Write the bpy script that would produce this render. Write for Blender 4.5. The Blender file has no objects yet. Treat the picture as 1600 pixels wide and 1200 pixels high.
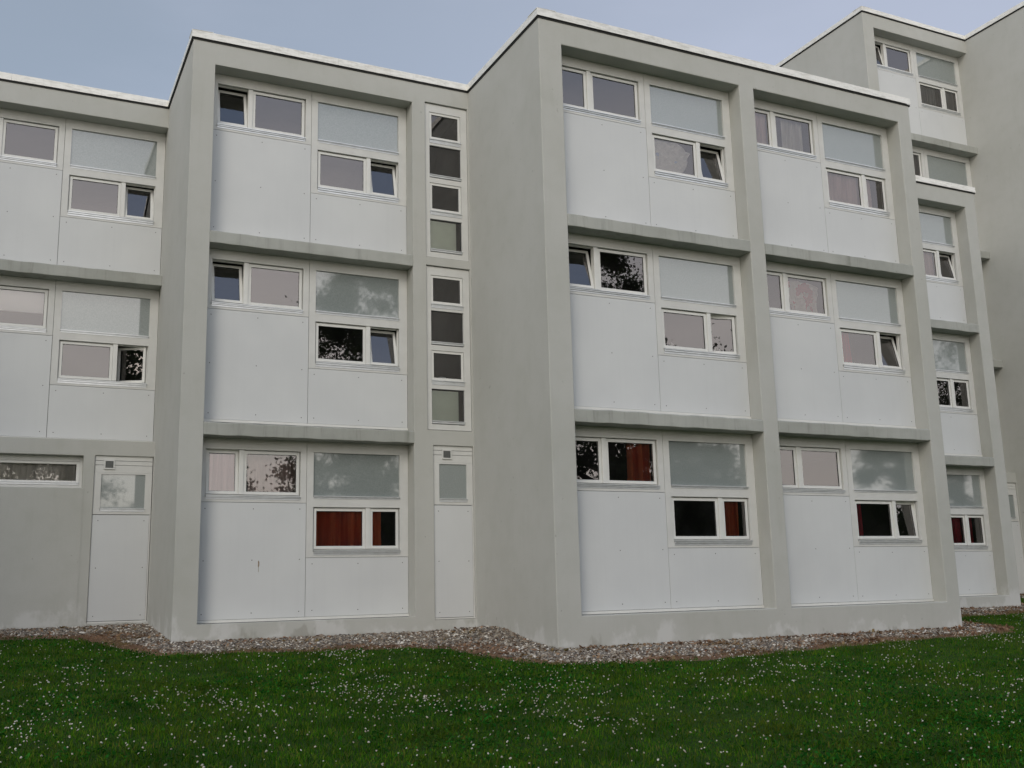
import bpy, bmesh, math, random
import numpy as np
from mathutils import Vector, Matrix, noise
rnd = random.Random(7)
rng = np.random.default_rng(11)
S = bpy.context.scene
COL = S.collection
H = 1.83                      # eye height above the ground under the camera

# ------------------------------------------------------------------ camera
cam_d = bpy.data.cameras.new('camera'); cam = bpy.data.objects.new('camera', cam_d); COL.objects.link(cam)
cam_d.sensor_fit = 'HORIZONTAL'; cam_d.sensor_width = 36.0; cam_d.lens = 36.0 * 1631.07 / 1600.0
cam_d.clip_start = 0.05; cam_d.clip_end = 2000
R_ = Vector((0.89999071, -0.43522867, -0.02434596)); F_ = Vector((0.43143689, 0.88138715, 0.19240299))
R_.normalize(); F_ = (F_ - F_.dot(R_) * R_).normalized(); U_ = R_.cross(F_)
cam.matrix_world = Matrix(((R_.x, U_.x, -F_.x, 0), (R_.y, U_.y, -F_.y, 0), (R_.z, U_.z, -F_.z, H), (0, 0, 0, 1)))
S.camera = cam

# ------------------------------------------------------------------ node helper
def N(nt, typ, loc=None, **kw):
    n = nt.nodes.new(typ)
    for k, v in kw.items():
        if k == 'inp':
            for a, b in v.items():
                if isinstance(b, bpy.types.NodeSocket): nt.links.new(b, n.inputs[a])
                else: n.inputs[a].default_value = b
        else: setattr(n, k, v)
    return n
def M_(nt, op, a, b=0.0, c=None, clamp=False):
    n = nt.nodes.new('ShaderNodeMath'); n.operation = op; n.use_clamp = clamp
    for i, v in enumerate([a, b] + ([c] if c is not None else [])):
        if isinstance(v, bpy.types.NodeSocket): nt.links.new(v, n.inputs[i])
        else: n.inputs[i].default_value = v
    return n.outputs[0]
def MIX(nt, f, a, b, blend='MIX'):
    n = nt.nodes.new('ShaderNodeMix'); n.data_type = 'RGBA'; n.blend_type = blend
    for i, v in ((0, f), (6, a), (7, b)):
        if isinstance(v, bpy.types.NodeSocket): nt.links.new(v, n.inputs[i])
        else: n.inputs[i].default_value = v if i == 0 else (tuple(v) + (1,))[:4]
    return n.outputs[2]
def RANGE(nt, v, a, b, c=0.0, d=1.0, smooth=True):
    n = nt.nodes.new('ShaderNodeMapRange'); n.interpolation_type = 'SMOOTHSTEP' if smooth else 'LINEAR'
    nt.links.new(v, n.inputs[0])
    for i, x in enumerate((a, b, c, d)): n.inputs[i + 1].default_value = x
    return n.outputs[0]

# ------------------------------------------------------------------ world: overcast evening sky, bright low behind the camera
W = bpy.data.worlds.new('World'); S.world = W; W.use_nodes = True
nt = W.node_tree; nt.nodes.clear()
SUN_EL, SUN_AZ = math.radians(34), math.radians(217)      # azimuth clockwise from +Y
sky = N(nt, 'ShaderNodeTexSky', sky_type='NISHITA', sun_disc=False, sun_elevation=SUN_EL, sun_rotation=SUN_AZ, air_density=1.2, dust_density=2.5)
geo = N(nt, 'ShaderNodeTexCoord'); sep = N(nt, 'ShaderNodeSeparateXYZ', inp={0: geo.outputs['Generated']})
dx, dy, dz = sep.outputs
back = RANGE(nt, M_(nt, 'ADD', M_(nt, 'MULTIPLY', dy, -1.0), M_(nt, 'MULTIPLY', dx, -0.50)), -0.75, 0.88)
low = RANGE(nt, dz, 0.22, 0.64, 1.0, 0.0)
mp = N(nt, 'ShaderNodeMapping', inp={0: geo.outputs['Generated'], 'Scale': (1.0, 1.0, 3.0)})
cl = N(nt, 'ShaderNodeTexNoise', inp={'Vector': mp.outputs[0], 'Scale': 1.7, 'Detail': 5.0, 'Roughness': 0.55, 'Distortion': 0.4})
cf = RANGE(nt, cl.outputs['Fac'], 0.38, 0.68)
ff = M_(nt, 'ADD', M_(nt, 'MULTIPLY', RANGE(nt, dx, 0.0, 0.8), 0.8), M_(nt, 'MULTIPLY', cf, 0.3), clamp=True)
frontc = MIX(nt, ff, (0.245, 0.276, 0.318), (0.415, 0.425, 0.50))
backc = MIX(nt, cf, (1.16, 1.10, 1.05), (1.50, 1.38, 1.30))
backhi = MIX(nt, cf, (0.19, 0.30, 0.50), (0.34, 0.42, 0.58))
backm = MIX(nt, low, backhi, backc)
skyc = MIX(nt, back, frontc, backm)
bg1 = N(nt, 'ShaderNodeBackground', inp={'Color': sky.outputs[0], 'Strength': 0.05})
bg2 = N(nt, 'ShaderNodeBackground', inp={'Color': skyc, 'Strength': 1.0})
add = N(nt, 'ShaderNodeAddShader', inp={0: bg1.outputs[0], 1: bg2.outputs[0]})
N(nt, 'ShaderNodeOutputWorld', inp={0: add.outputs[0]})

# ------------------------------------------------------------------ sun (veiled) and exposure
sd = bpy.data.lights.new('sun', 'SUN'); sd.energy = 0.8; sd.angle = math.radians(22); sd.color = (1, 0.95, 0.85)
sun = bpy.data.objects.new('sun', sd); COL.objects.link(sun)
sv = Vector((math.sin(SUN_AZ) * math.cos(SUN_EL), math.cos(SUN_AZ) * math.cos(SUN_EL), math.sin(SUN_EL)))
sun.rotation_euler = sv.to_track_quat('Z', 'Y').to_euler(); sun.location = sv * 60
S.view_settings.view_transform = 'Standard'; S.view_settings.look = 'None'
S.view_settings.exposure = 0.0; S.view_settings.gamma = 1.0

# ------------------------------------------------------------------ materials
MAT = {}
def mat(name):
    m = bpy.data.materials.new(name); m.use_nodes = True; nt = m.node_tree; nt.nodes.clear(); MAT[name] = m
    out = N(nt, 'ShaderNodeOutputMaterial'); return m, nt, out
def pbsdf(nt, out, col, rough=0.7, metal=0.0, spec=0.5, bump=None, bstr=0.3, bdist=0.01, coat=0.0):
    b = N(nt, 'ShaderNodeBsdfPrincipled')
    for k, v in (('Base Color', col), ('Roughness', rough), ('Metallic', metal), ('Specular IOR Level', spec), ('Coat Weight', coat)):
        if isinstance(v, bpy.types.NodeSocket): nt.links.new(v, b.inputs[k])
        else: b.inputs[k].default_value = (tuple(v) + (1,))[:4] if k == 'Base Color' else v
    b.inputs['Coat Roughness'].default_value = 0.03
    if bump is not None:
        bb = N(nt, 'ShaderNodeBump', inp={'Strength': bstr, 'Distance': bdist, 'Height': bump}); nt.links.new(bb.outputs[0], b.inputs['Normal'])
    nt.links.new(b.outputs[0], out.inputs[0]); return b
def pos(nt): return N(nt, 'ShaderNodeNewGeometry').outputs['Position']
def noi(nt, v, scale, detail=4, rough=0.55, sc=(1, 1, 1), dist=0.0):
    mp = N(nt, 'ShaderNodeMapping', inp={0: v, 'Scale': sc})
    return N(nt, 'ShaderNodeTexNoise', inp={'Vector': mp.outputs[0], 'Scale': scale, 'Detail': detail, 'Roughness': rough, 'Distortion': dist}).outputs['Fac']

def stucco(name, base, dark, drip=0.5, plinth=False):
    m, nt, out = mat(name); p = pos(nt)
    big = noi(nt, p, 0.55, 5); mid = noi(nt, p, 3.5, 5); fine = noi(nt, p, 90, 3, 0.6)
    streak = noi(nt, p, 1.0, 6, 0.7, (6, 6, 0.5), .6)
    f = M_(nt, 'ADD', M_(nt, 'MULTIPLY', RANGE(nt, big, 0.35, 0.7), 0.45), M_(nt, 'MULTIPLY', RANGE(nt, mid, 0.4, 0.75), 0.25))
    f = M_(nt, 'ADD', f, M_(nt, 'MULTIPLY', RANGE(nt, streak, 0.5, 0.78), drip), clamp=True)
    c = MIX(nt, f, base, dark)
    c = MIX(nt, M_(nt, 'MULTIPLY', RANGE(nt, fine, 0.3, 0.7), 0.12), c, (0.30, 0.30, 0.28))
    spk = noi(nt, p, 11, 2, 0.5); c = MIX(nt, RANGE(nt, spk, 0.745, 0.77, 0, 0.35), c, (0.18, 0.18, 0.16))
    if plinth:      # pale efflorescence and damp patches low on the wall
        z = N(nt, 'ShaderNodeSeparateXYZ', inp={0: p}).outputs[2]; y = N(nt, 'ShaderNodeSeparateXYZ', inp={0: p}).outputs[1]
        h = M_(nt, 'SUBTRACT', z, M_(nt, 'MULTIPLY', y, 0.073))
        n1 = noi(nt, p, 1.9, 5, 0.6, (1, 1, 0.7)); n2 = noi(nt, p, 2.6, 4, 0.6, (1, 1, 0.5))
        lim = M_(nt, 'MULTIPLY', RANGE(nt, n1, 0.40, 0.72), 0.5)
        e = RANGE(nt, M_(nt, 'SUBTRACT', lim, h), -0.10, 0.16)
        c = MIX(nt, M_(nt, 'MULTIPLY', e, 0.6), c, (0.60, 0.605, 0.59))
        lim2 = M_(nt, 'MULTIPLY', RANGE(nt, n2, 0.5, 0.8), 0.35)
        e2 = RANGE(nt, M_(nt, 'SUBTRACT', lim2, h), -0.05, 0.08)
        c = MIX(nt, M_(nt, 'MULTIPLY', e2, 0.4), c, (0.22, 0.21, 0.17))
        e3 = RANGE(nt, h, 0.0, 0.09, 0.45, 0.0); c = MIX(nt, M_(nt, 'MULTIPLY', e3, RANGE(nt, mid, 0.3, 0.6)), c, (0.2, 0.19, 0.14))
    hgt = M_(nt, 'ADD', M_(nt, 'MULTIPLY', fine, 0.5), M_(nt, 'MULTIPLY', mid, 0.8))
    pbsdf(nt, out, c, 0.9, spec=0.2, bump=hgt, bstr=0.35, bdist=0.006)
stucco('wall_paint', (0.475, 0.48, 0.45), (0.40, 0.405, 0.365), 0.25, plinth=True)
stucco('slab_paint', (0.41, 0.42, 0.39), (0.24, 0.25, 0.22), 0.75)

m, nt, out = mat('panel_white'); p = pos(nt)
g = noi(nt, p, 0.8, 3); f2 = noi(nt, p, 160, 2, 0.7); st = noi(nt, p, 1.0, 4, 0.6, (14, 14, 0.3))
c = MIX(nt, RANGE(nt, g, 0.3, 0.7), (0.615, 0.63, 0.625), (0.575, 0.59, 0.59))
c = MIX(nt, RANGE(nt, st, 0.45, 0.85, 0, 0.08), c, (0.42, 0.43, 0.42))
c = MIX(nt, RANGE(nt, f2, 0.35, 0.65, 0, 0.10), c, (0.42, 0.44, 0.45))
pbsdf(nt, out, c, 0.55, spec=0.35, bump=f2, bstr=0.12, bdist=0.002)
def simple(name, col, rough=0.6, metal=0.0, spec=0.4, var=0.12, scale=6, sc=(1, 1, 1), coat=0.0):
    m, nt, out = mat(name); p = pos(nt); n = noi(nt, p, scale, 5, 0.6, sc)
    c = MIX(nt, RANGE(nt, n, 0.3, 0.7), col, tuple(x * (1 - var) for x in col))
    pbsdf(nt, out, c, rough, metal, spec, bump=n, bstr=0.08, bdist=0.004, coat=coat)
simple('frame_cream', (0.615, 0.62, 0.595), 0.5, var=0.08, scale=4)
simple('sash_white', (0.68, 0.685, 0.655), 0.35, var=0.05)
simple('aluminium', (0.74, 0.76, 0.77), 0.36, metal=0.6, var=0.15, scale=9, sc=(1, 1, 3))
simple('screw_dark', (0.10, 0.10, 0.10), 0.6)
simple('backing_dark', (0.10, 0.105, 0.10), 0.8)
simple('gasket', (0.04, 0.045, 0.05), 0.6)
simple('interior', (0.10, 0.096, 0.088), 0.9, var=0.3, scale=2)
simple('board_pale', (0.78, 0.84, 0.76), 0.8, var=0.05)
simple('blind_white', (0.8, 0.82, 0.82), 0.8, var=0.04)
simple('rust_stain', (0.27, 0.20, 0.13), 0.9)
simple('vent_grey', (0.20, 0.21, 0.20), 0.5)
simple('painted_shadow', (0.03, 0.03, 0.03), 0.9)
simple('roofing', (0.12, 0.12, 0.12), 0.9)
# zinc coping with a weathered, mottled upper edge
m, nt, out = mat('coping_metal'); p = pos(nt)
a = noi(nt, p, 5, 6, 0.7, (1, 1, 5)); b = noi(nt, p, 1.2, 4); s = noi(nt, p, 3.0, 4, .6, (12, 12, .6))
c = MIX(nt, RANGE(nt, a, 0.42, 0.68), (0.82, 0.81, 0.755), (0.62, 0.61, 0.555))
c = MIX(nt, RANGE(nt, b, 0.55, 0.75, 0, 0.4), c, (0.62, 0.57, 0.48))
c = MIX(nt, RANGE(nt, s, 0.5, 0.8, 0, 0.3), c, (0.5, 0.5, 0.46))
pbsdf(nt, out, c, 0.38, 0.1, 0.5, bump=a, bstr=0.2, bdist=0.004)
# glass panes: clear, strongly reflecting
def glass(name, ior, tint, dirt=0.02):
    m, nt, out = mat(name); p = pos(nt)
    n = noi(nt, p, 1.3, 2); bmp = N(nt, 'ShaderNodeBump', inp={'Strength': 0.02, 'Distance': 0.01, 'Height': n})
    fr = N(nt, 'ShaderNodeFresnel', inp={'IOR': ior, 'Normal': bmp.outputs[0]})
    gl = N(nt, 'ShaderNodeBsdfGlossy', inp={'Color': (1, .955, .945, 1), 'Roughness': 0.0, 'Normal': bmp.outputs[0]})
    tr = N(nt, 'ShaderNodeBsdfTransparent', inp={'Color': tint + (1,)})
    df = N(nt, 'ShaderNodeBsdfDiffuse', inp={'Color': (0.5, 0.5, 0.48, 1)})
    m1 = N(nt, 'ShaderNodeMixShader', inp={0: RANGE(nt, noi(nt, p, 3, 4), 0.3, 0.8, dirt * .3, dirt), 1: tr.outputs[0], 2: df.outputs[0]})
    m2 = N(nt, 'ShaderNodeMixShader', inp={0: fr.outputs[0], 1: m1.outputs[0], 2: gl.outputs[0]}); nt.links.new(m2.outputs[0], out.inputs[0])
glass('glass', 2.35, (0.97, 0.98, 0.97))
glass('glass_tinted', 2.0, (0.96, 0.97, 0.96), 0.05)
m, nt, out = mat('glass_back_painted'); p = pos(nt); f = noi(nt, p, 60, 4, .75)
c = MIX(nt, RANGE(nt, f, 0.35, 0.65), (0.27, 0.30, 0.29), (0.20, 0.23, 0.225)); c = MIX(nt, RANGE(nt, noi(nt, p, 5, 4), .3, .7, 0, .3), c, (0.22, 0.25, 0.24))
pb = pbsdf(nt, out, c, 0.5, spec=0.3, coat=1.0); pb.inputs['Coat IOR'].default_value = 2.2
def cloth(name, a, b, trans=0.3):
    m, nt, out = mat(name); p = pos(nt); n = noi(nt, p, 2.2, 3, .5, (4, 4, .25))
    c = MIX(nt, RANGE(nt, n, .35, .65), a, b)
    d = N(nt, 'ShaderNodeBsdfDiffuse', inp={'Color': c}); t = N(nt, 'ShaderNodeBsdfTranslucent', inp={'Color': c})
    x = N(nt, 'ShaderNodeMixShader', inp={0: trans, 1: d.outputs[0], 2: t.outputs[0]}); nt.links.new(x.outputs[0], out.inputs[0])
cloth('curtain_red', (0.98, 0.27, 0.12), (0.62, 0.10, 0.05), .2)
cloth('curtain_crimson', (0.9, 0.10, 0.18), (0.6, 0.05, 0.10), .2)
cloth('curtain_pink', (0.88, 0.70, 0.67), (0.66, 0.50, 0.48), .2)
cloth('curtain_white', (0.92, 0.90, 0.85), (0.66, 0.64, 0.60), .2)
cloth('curtain_grey', (0.34, 0.35, 0.35), (0.22, 0.23, 0.23))
m, nt, out = mat('plastic_sheet'); p = pos(nt)
n = noi(nt, p, 7, 3, .5); c = MIX(nt, RANGE(nt, noi(nt, p, 6, 1, .4), .66, .68), (0.74, 0.73, 0.70), (0.42, 0.50, 0.68)); pbsdf(nt, out, c, .35, bump=n, bstr=.6, bdist=.03)
m, nt, out = mat('patterned_fabric'); p = pos(nt)
c = MIX(nt, RANGE(nt, noi(nt, p, 5, 2, .5), .54, .56), (0.68, 0.66, 0.60), (0.52, 0.12, 0.12)); pbsdf(nt, out, c, .7)

# vegetation / ground
def leafmat(name, cols, trans=0.35):
    m, nt, out = mat(name); g = N(nt, 'ShaderNodeNewGeometry'); r = g.outputs['Random Per Island']
    cr = N(nt, 'ShaderNodeValToRGB', inp={0: r}); e = cr.color_ramp.elements
    while len(e) < len(cols): e.new(0.5)
    for i, c in enumerate(cols): e[i].position = i / (len(cols) - 1); e[i].color = c + (1,)
    big = noi(nt, g.outputs['Position'], 2.2, 6, .65); c = MIX(nt, RANGE(nt, big, .42, .62, 0, .6), cr.outputs[0], tuple(0.6 * x for x in cols[0]))
    b2 = noi(nt, g.outputs['Position'], 0.9, 5, .65); c = MIX(nt, RANGE(nt, b2, .48, .66, 0, .45), c, (0.085, 0.105, 0.012))
    d = N(nt, 'ShaderNodeBsdfDiffuse', inp={'Color': c}); t = N(nt, 'ShaderNodeBsdfTranslucent', inp={'Color': c})
    x = N(nt, 'ShaderNodeMixShader', inp={0: trans, 1: d.outputs[0], 2: t.outputs[0]}); nt.links.new(x.outputs[0], out.inputs[0])
leafmat('grass_blade', [(0.010, 0.050, 0.004), (0.032, 0.130, 0.007), (0.062, 0.195, 0.011), (0.120, 0.225, 0.013), (0.16, 0.14, 0.04)])
leafmat('clover_leaf', [(0.012, 0.080, 0.009), (0.025, 0.140, 0.020), (0.042, 0.195, 0.024)])
leafmat('dry_grass', [(0.26, 0.16, 0.10), (0.36, 0.24, 0.155), (0.15, 0.07, 0.045)], .15)
leafmat('tree_leaf', [(0.012, 0.03, 0.008), (0.03, 0.06, 0.014)], .15)
leafmat('petal', [(0.50, 0.44, 0.36), (0.78, 0.77, 0.72), (0.60, 0.52, 0.46), (0.82, 0.82, 0.77)], .2)
simple('bark', (0.10, 0.08, 0.06), .95, var=.4, scale=12, sc=(3, 3, .5))
m, nt, out = mat('pebble'); g = N(nt, 'ShaderNodeNewGeometry')
cr = N(nt, 'ShaderNodeValToRGB', inp={0: g.outputs['Random Per Island']}); e = cr.color_ramp.elements
PC = [(0.09, 0.075, 0.06), (0.21, 0.165, 0.12), (0.31, 0.265, 0.205), (0.14, 0.13, 0.115), (0.31, 0.28, 0.235), (0.11, 0.095, 0.08), (0.15, 0.115, 0.085), (0.26, 0.22, 0.17), (0.60, 0.57, 0.51)]
while len(e) < len(PC): e.new(.5)
for i, c in enumerate(PC): e[i].position = i / len(PC); e[i].color = c + (1,)
cr.color_ramp.interpolation = 'CONSTANT'; pbsdf(nt, out, cr.outputs[0], .7)
m, nt, out = mat('soil'); p = pos(nt); n = noi(nt, p, 14, 6, .7); n2 = noi(nt, p, 1.3, 4)
c = MIX(nt, RANGE(nt, n, .35, .7), (0.13, 0.095, 0.07), (0.25, 0.19, 0.14)); c = MIX(nt, RANGE(nt, n2, .4, .7), c, (0.17, 0.10, 0.065))
pbsdf(nt, out, c, .95, bump=n, bstr=.6, bdist=.02)
m, nt, out = mat('lawn_ground'); p = pos(nt); n = noi(nt, p, 30, 6, .7); n2 = noi(nt, p, .7, 4); n3 = noi(nt, p, 6, 4)
c = MIX(nt, RANGE(nt, n, .3, .7), (0.016, 0.04, 0.005), (0.04, 0.085, 0.010)); c = MIX(nt, RANGE(nt, n3, .4, .7, 0, .5), c, (0.016, 0.04, 0.008))
pbsdf(nt, out, c, .95, spec=.1, bump=n, bstr=.6, bdist=.03)

# ------------------------------------------------------------------ object helpers
def tag(o, label=None, cat=None, group=None, kind=None):
    if label: o['label'] = label
    if cat: o['category'] = cat
    if group: o['group'] = group
    if kind: o['kind'] = kind
    return o
def empty(name, loc=(0, 0, 0)):
    o = bpy.data.objects.new(name, None); o.location = loc; o.empty_display_size = .3; COL.objects.link(o); return o
class MB:
    def __init__(s): s.v = []; s.f = []; s.m = []; s.mats = []
    def mi(s, m):
        if m not in s.mats: s.mats.append(m)
        return s.mats.index(m)
    def face(s, pts, m):
        b = len(s.v); s.v += [tuple(p) for p in pts]; s.f.append(tuple(range(b, b + len(pts)))); s.m.append(s.mi(m))
    def box(s, x0, x1, y0, y1, z0, z1, m, skip=''):
        b = len(s.v); s.v += [(x, y, z) for x in (x0, x1) for y in (y0, y1) for z in (z0, z1)]; k = s.mi(m)
        for n, q in (('l', (0, 1, 3, 2)), ('r', (4, 6, 7, 5)), ('f', (0, 4, 5, 1)), ('b', (2, 3, 7, 6)), ('d', (0, 2, 6, 4)), ('u', (1, 5, 7, 3))):
            if n not in skip: s.f.append(tuple(b + i for i in q)); s.m.append(k)
    def ring(s, x0, x1, z0, z1, w, y0, y1, m):      # rectangular frame of width w
        wl, wr, wb, wt = w if isinstance(w, tuple) else (w,) * 4
        s.box(x0, x0 + wl, y0, y1, z0, z1, m); s.box(x1 - wr, x1, y0, y1, z0, z1, m)
        s.box(x0 + wl, x1 - wr, y0, y1, z0, z0 + wb, m); s.box(x0 + wl, x1 - wr, y0, y1, z1 - wt, z1, m)
    def sheet(s, xs, zs, y0, y1, m, holes, sides=True):   # wall plate with rectangular holes, thickness y0..y1
        xs = sorted(set([round(a, 5) for a in xs] + [round(h[i], 5) for h in holes for i in (0, 1)]))
        zs = sorted(set([round(a, 5) for a in zs] + [round(h[i], 5) for h in holes for i in (2, 3)]))
        def hole(i, j):
            if i < 0 or j < 0 or i >= len(xs) - 1 or j >= len(zs) - 1: return None
            cx, cz = (xs[i] + xs[i + 1]) / 2, (zs[j] + zs[j + 1]) / 2
            for h in holes:
                if h[0] < cx < h[1] and h[2] < cz < h[3]: return h
            return False
        for i in range(len(xs) - 1):
            for j in range(len(zs) - 1):
                h = hole(i, j); a, b, c, d = xs[i], xs[i + 1], zs[j], zs[j + 1]
                if h is False:
                    s.face([(a, y0, c), (b, y0, c), (b, y0, d), (a, y0, d)], m); s.face([(a, y1, c), (a, y1, d), (b, y1, d), (b, y1, c)], m)
                    for (di, dj, q) in ((-1, 0, [(a, y0, c), (a, y0, d), (a, y1, d), (a, y1, c)]), (1, 0, [(b, y0, c), (b, y1, c), (b, y1, d), (b, y0, d)]),
                                        (0, -1, [(a, y0, c), (a, y1, c), (b, y1, c), (b, y0, c)]), (0, 1, [(a, y0, d), (b, y0, d), (b, y1, d), (a, y1, d)])):
                        n = hole(i + di, j + dj)
                        if n is not False and (n is not None or sides): s.face(q, m)
    def disc(s, x, y, z, r, m, n=8):
        s.face([(x + r * math.cos(6.2832 * k / n), y, z + r * math.sin(6.2832 * k / n)) for k in range(n)], m)
    def build(s, name, parent=None, bevel=0, merge=False, seg=2, smooth=False):
        me = bpy.data.meshes.new(name); me.from_pydata(s.v, [], s.f)
        for m in s.mats: me.materials.append(MAT[m])
        me.polygons.foreach_set('material_index', s.m)
        if merge or smooth:
            bm = bmesh.new(); bm.from_mesh(me); bmesh.ops.remove_doubles(bm, verts=bm.verts, dist=1e-5); bmesh.ops.recalc_face_normals(bm, faces=bm.faces); bm.to_mesh(me); bm.free()
        if smooth: me.polygons.foreach_set('use_smooth', [True] * len(me.polygons))
        me.update(); o = bpy.data.objects.new(name, me); COL.objects.link(o)
        if parent: o.parent = parent; o.matrix_parent_inverse = Matrix.Translation(-parent.matrix_world.translation) if False else Matrix.Identity(4); o.location = -PL(parent)
        if bevel:
            b = o.modifiers.new('bevel', 'BEVEL'); b.width = bevel; b.segments = seg; b.limit_method = 'ANGLE'; b.angle_limit = math.radians(40)
        return o
def PL(o):      # accumulated location of a parent chain
    v = Vector((0, 0, 0))
    while o: v += o.location; o = o.parent
    return v

LV = {k: H + 2.374 + 3.0 * (k - 1) for k in range(1, 6)}; LV[2] += .014
CB3 = H + 8.772; CB5 = CB3 + 6.0
BD = 0.295                      # recess depth
def gz(x, y): return 0.073 * max(y, 0)

def sill(mb, x0, x1, z, P, h=0.06, proj=0.035):
    # sloping metal ledge with folded front lip
    mb.box(x0, x1, P - proj, P + .045, z - .012, z, 'aluminium')
    mb.box(x0 + .004, x1 - .004, P - proj + .014, P + .045, z - h * .55, z - .0122, 'aluminium')
    mb.box(x0 + .004, x1 - .004, P - .006, P + .045, z - h, z - h * .55 - .0002, 'aluminium')

def sash(win, x0, x1, z0, z1, y, tilt=0.0, swing=0.0, fw=.045, gm='glass'):
    """opening light: frame + pane, tilted inwards about its foot or swung about its right side"""
    f = MB(); f.ring(x0, x1, z0, z1, fw, y, y + .05, 'sash_white')
    f.ring(x0 + fw - .001, x1 - fw + .001, z0 + fw - .001, z1 - fw + .001, .006, y + .012, y + .03, 'gasket')
    f.box(x0 + fw * .3, x0 + fw * .3 + .02, y + .05, y + .085, (z0 + z1) / 2 - .06, (z0 + z1) / 2 + .06, 'aluminium') if x1 - x0 < .6 else None
    g = MB(); e = fw + .003; g.face([(x0 + e, y + .02, z0 + e), (x1 - e, y + .02, z0 + e), (x1 - e, y + .02, z1 - e), (x0 + e, y + .02, z1 - e)], gm)
    of = f.build('sash', win, bevel=.004); og = g.build('pane', win)
    if tilt or swing:
        piv = Vector((x1, y + .05, z0)); base = -PL(win)
        Rm = Matrix.Rotation(math.radians(-tilt), 4, 'X') @ Matrix.Rotation(math.radians(-swing), 4, 'Z')
        T = Matrix.Translation(base) @ Matrix.Translation(piv) @ Rm @ Matrix.Translation(-piv)
        for o in (of, og): o.matrix_basis = T
    return of

def bay(root, x0, w, k, Y, left=0, right=0, rswing=0, back_lit=False):
    """one storey of one bay: left window over a tall panel, right glass panel + window over a short panel"""
    s = w / 3.36; L = LV[k]; P = Y + BD
    X = lambda u: x0 + u * s
    bp = MB(); bp.sheet([X(0), X(3.36)], [L - 2.79, L], P + .045, P + .055, 'backing_dark', [(X(.095), X(1.565), L - .905, L - .16), (X(1.765), X(3.215), L - 1.74, L - 1.03)]); bp.build('backing_sheet', root)
    # left window
    wn = MB(); hx0, hx1, hz0, hz1 = X(.10), X(1.56), L - .90, L - .165
    wn.sheet([X(.004), X(1.6565)], [L - .974, L - .002], P, P + .045, 'frame_cream', [(hx0, hx1, hz0, hz1)])
    yf = P + .05
    wn.ring(hx0 - .02, hx1 + .02, hz0 - .02, hz1 + .02, (.035, .035, .065, .035), yf + .006, yf + .06, 'sash_white')
    wn.box(X(.60), X(.675), P + .012, yf + .06, hz0 + .045, hz1 - .003, 'sash_white')
    win = wn.build('window', root, bevel=.004)
    sash(win, X(.115), X(.598), hz0 + .046, hz1 - .016, yf - .02, tilt=left)
    sash(win, X(.677), X(1.545), hz0 + .046, hz1 - .016, yf - .02)
    sm = MB(); sill(sm, X(.105), X(1.555), hz0 + .025, P); sm.build('window_sill', win)
    # right window
    wn = MB(); gx0, gx1 = X(1.77), X(3.213)
    wn.sheet([X(1.6625), X(3.356)], [L - 1.820, L - .002], P, P + .045, 'frame_cream', [(gx0, gx1, L - .885, L - .17), (gx0, gx1, L - 1.735, L - 1.035)])
    wn.ring(gx0 - .02, gx1 + .02, L - 1.755, L - 1.015, (.035, .035, .065, .035), yf + .006, yf + .06, 'sash_white')
    wn.box(X(2.635), X(2.71), P + .012, yf + .06, L - 1.69, L - 1.038, 'sash_white')
    win = wn.build('window', root, bevel=.004)
    gp = MB(); gp.box(gx0 - .015, gx1 + .015, P + .03, P + .04, L - .90, L - .155, 'glass_back_painted'); gp.build('glass_panel', win)
    sash(win, X(1.785), X(2.633), L - 1.689, L - 1.051, yf - .02)
    sash(win, X(2.712), X(3.198), L - 1.689, L - 1.051, yf - .02, tilt=right, swing=rswing)
    sm = MB(); sill(sm, gx0 + .004, gx1 - .004, L - 1.71, P, h=.075); sm.build('window_sill', win)
    sm = MB(); sill(sm, gx0 + .004, gx1 - .004, L - .86, P, h=.045, proj=.03); sm.build('window_sill', win)
    # panels with their fixings
    for (a, b, top, cols, rows) in ((.006, 1.656, .981, 3, 3), (1.6625, 3.354, 1.8265, 3, 2)):
        pm = MB(); pm.box(X(a), X(b), P - .002, P + .018, L - 2.722, L - top, 'panel_white')
        for i in range(cols):
            for j in range(rows):
                px = X(a) + .10 + (X(b) - X(a) - .2) * i / (cols - 1) + rnd.uniform(-.006, .006)
                pz = L - top - .09 - (2.722 - top - .18) * j / (rows - 1) + rnd.uniform(-.006, .006)
                pm.disc(px, P - .0045, pz, .0085, 'screw_dark')
        if a < 1 and k == 1 and abs(x0 - 2.626) < .01:
            r2 = random.Random(3); cx, cz = X(.93), L - 1.93
            pts = [(-.010, .05), (.0, .075), (.012, .05), (.012, .0), (.003, -.03), (.005, -.09), (.0, -.11), (-.002, -.04), (-.010, -.01), (-.005, .02)]
            pm.face([(cx + u, P - .0043, cz + v) for u, v in pts], 'rust_stain')
        pm.build('facade_panel', root, bevel=.0015, seg=1)
    fl = MB(); fl.box(X(.0) + .003, X(3.36) - .003, P - .010, P + .04, L - 2.765, L - 2.726, 'sash_white'); fl.build('flashing', root)

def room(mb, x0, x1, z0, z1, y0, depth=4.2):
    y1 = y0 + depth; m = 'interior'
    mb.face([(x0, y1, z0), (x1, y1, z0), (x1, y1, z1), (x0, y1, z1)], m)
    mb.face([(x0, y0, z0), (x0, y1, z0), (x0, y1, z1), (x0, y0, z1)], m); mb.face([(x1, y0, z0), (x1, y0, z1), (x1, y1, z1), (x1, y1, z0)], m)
    mb.face([(x0, y0, z0), (x1, y0, z0), (x1, y1, z0), (x0, y1, z0)], m); mb.face([(x0, y0, z1), (x0, y1, z1), (x1, y1, z1), (x1, y0, z1)], m)

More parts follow.
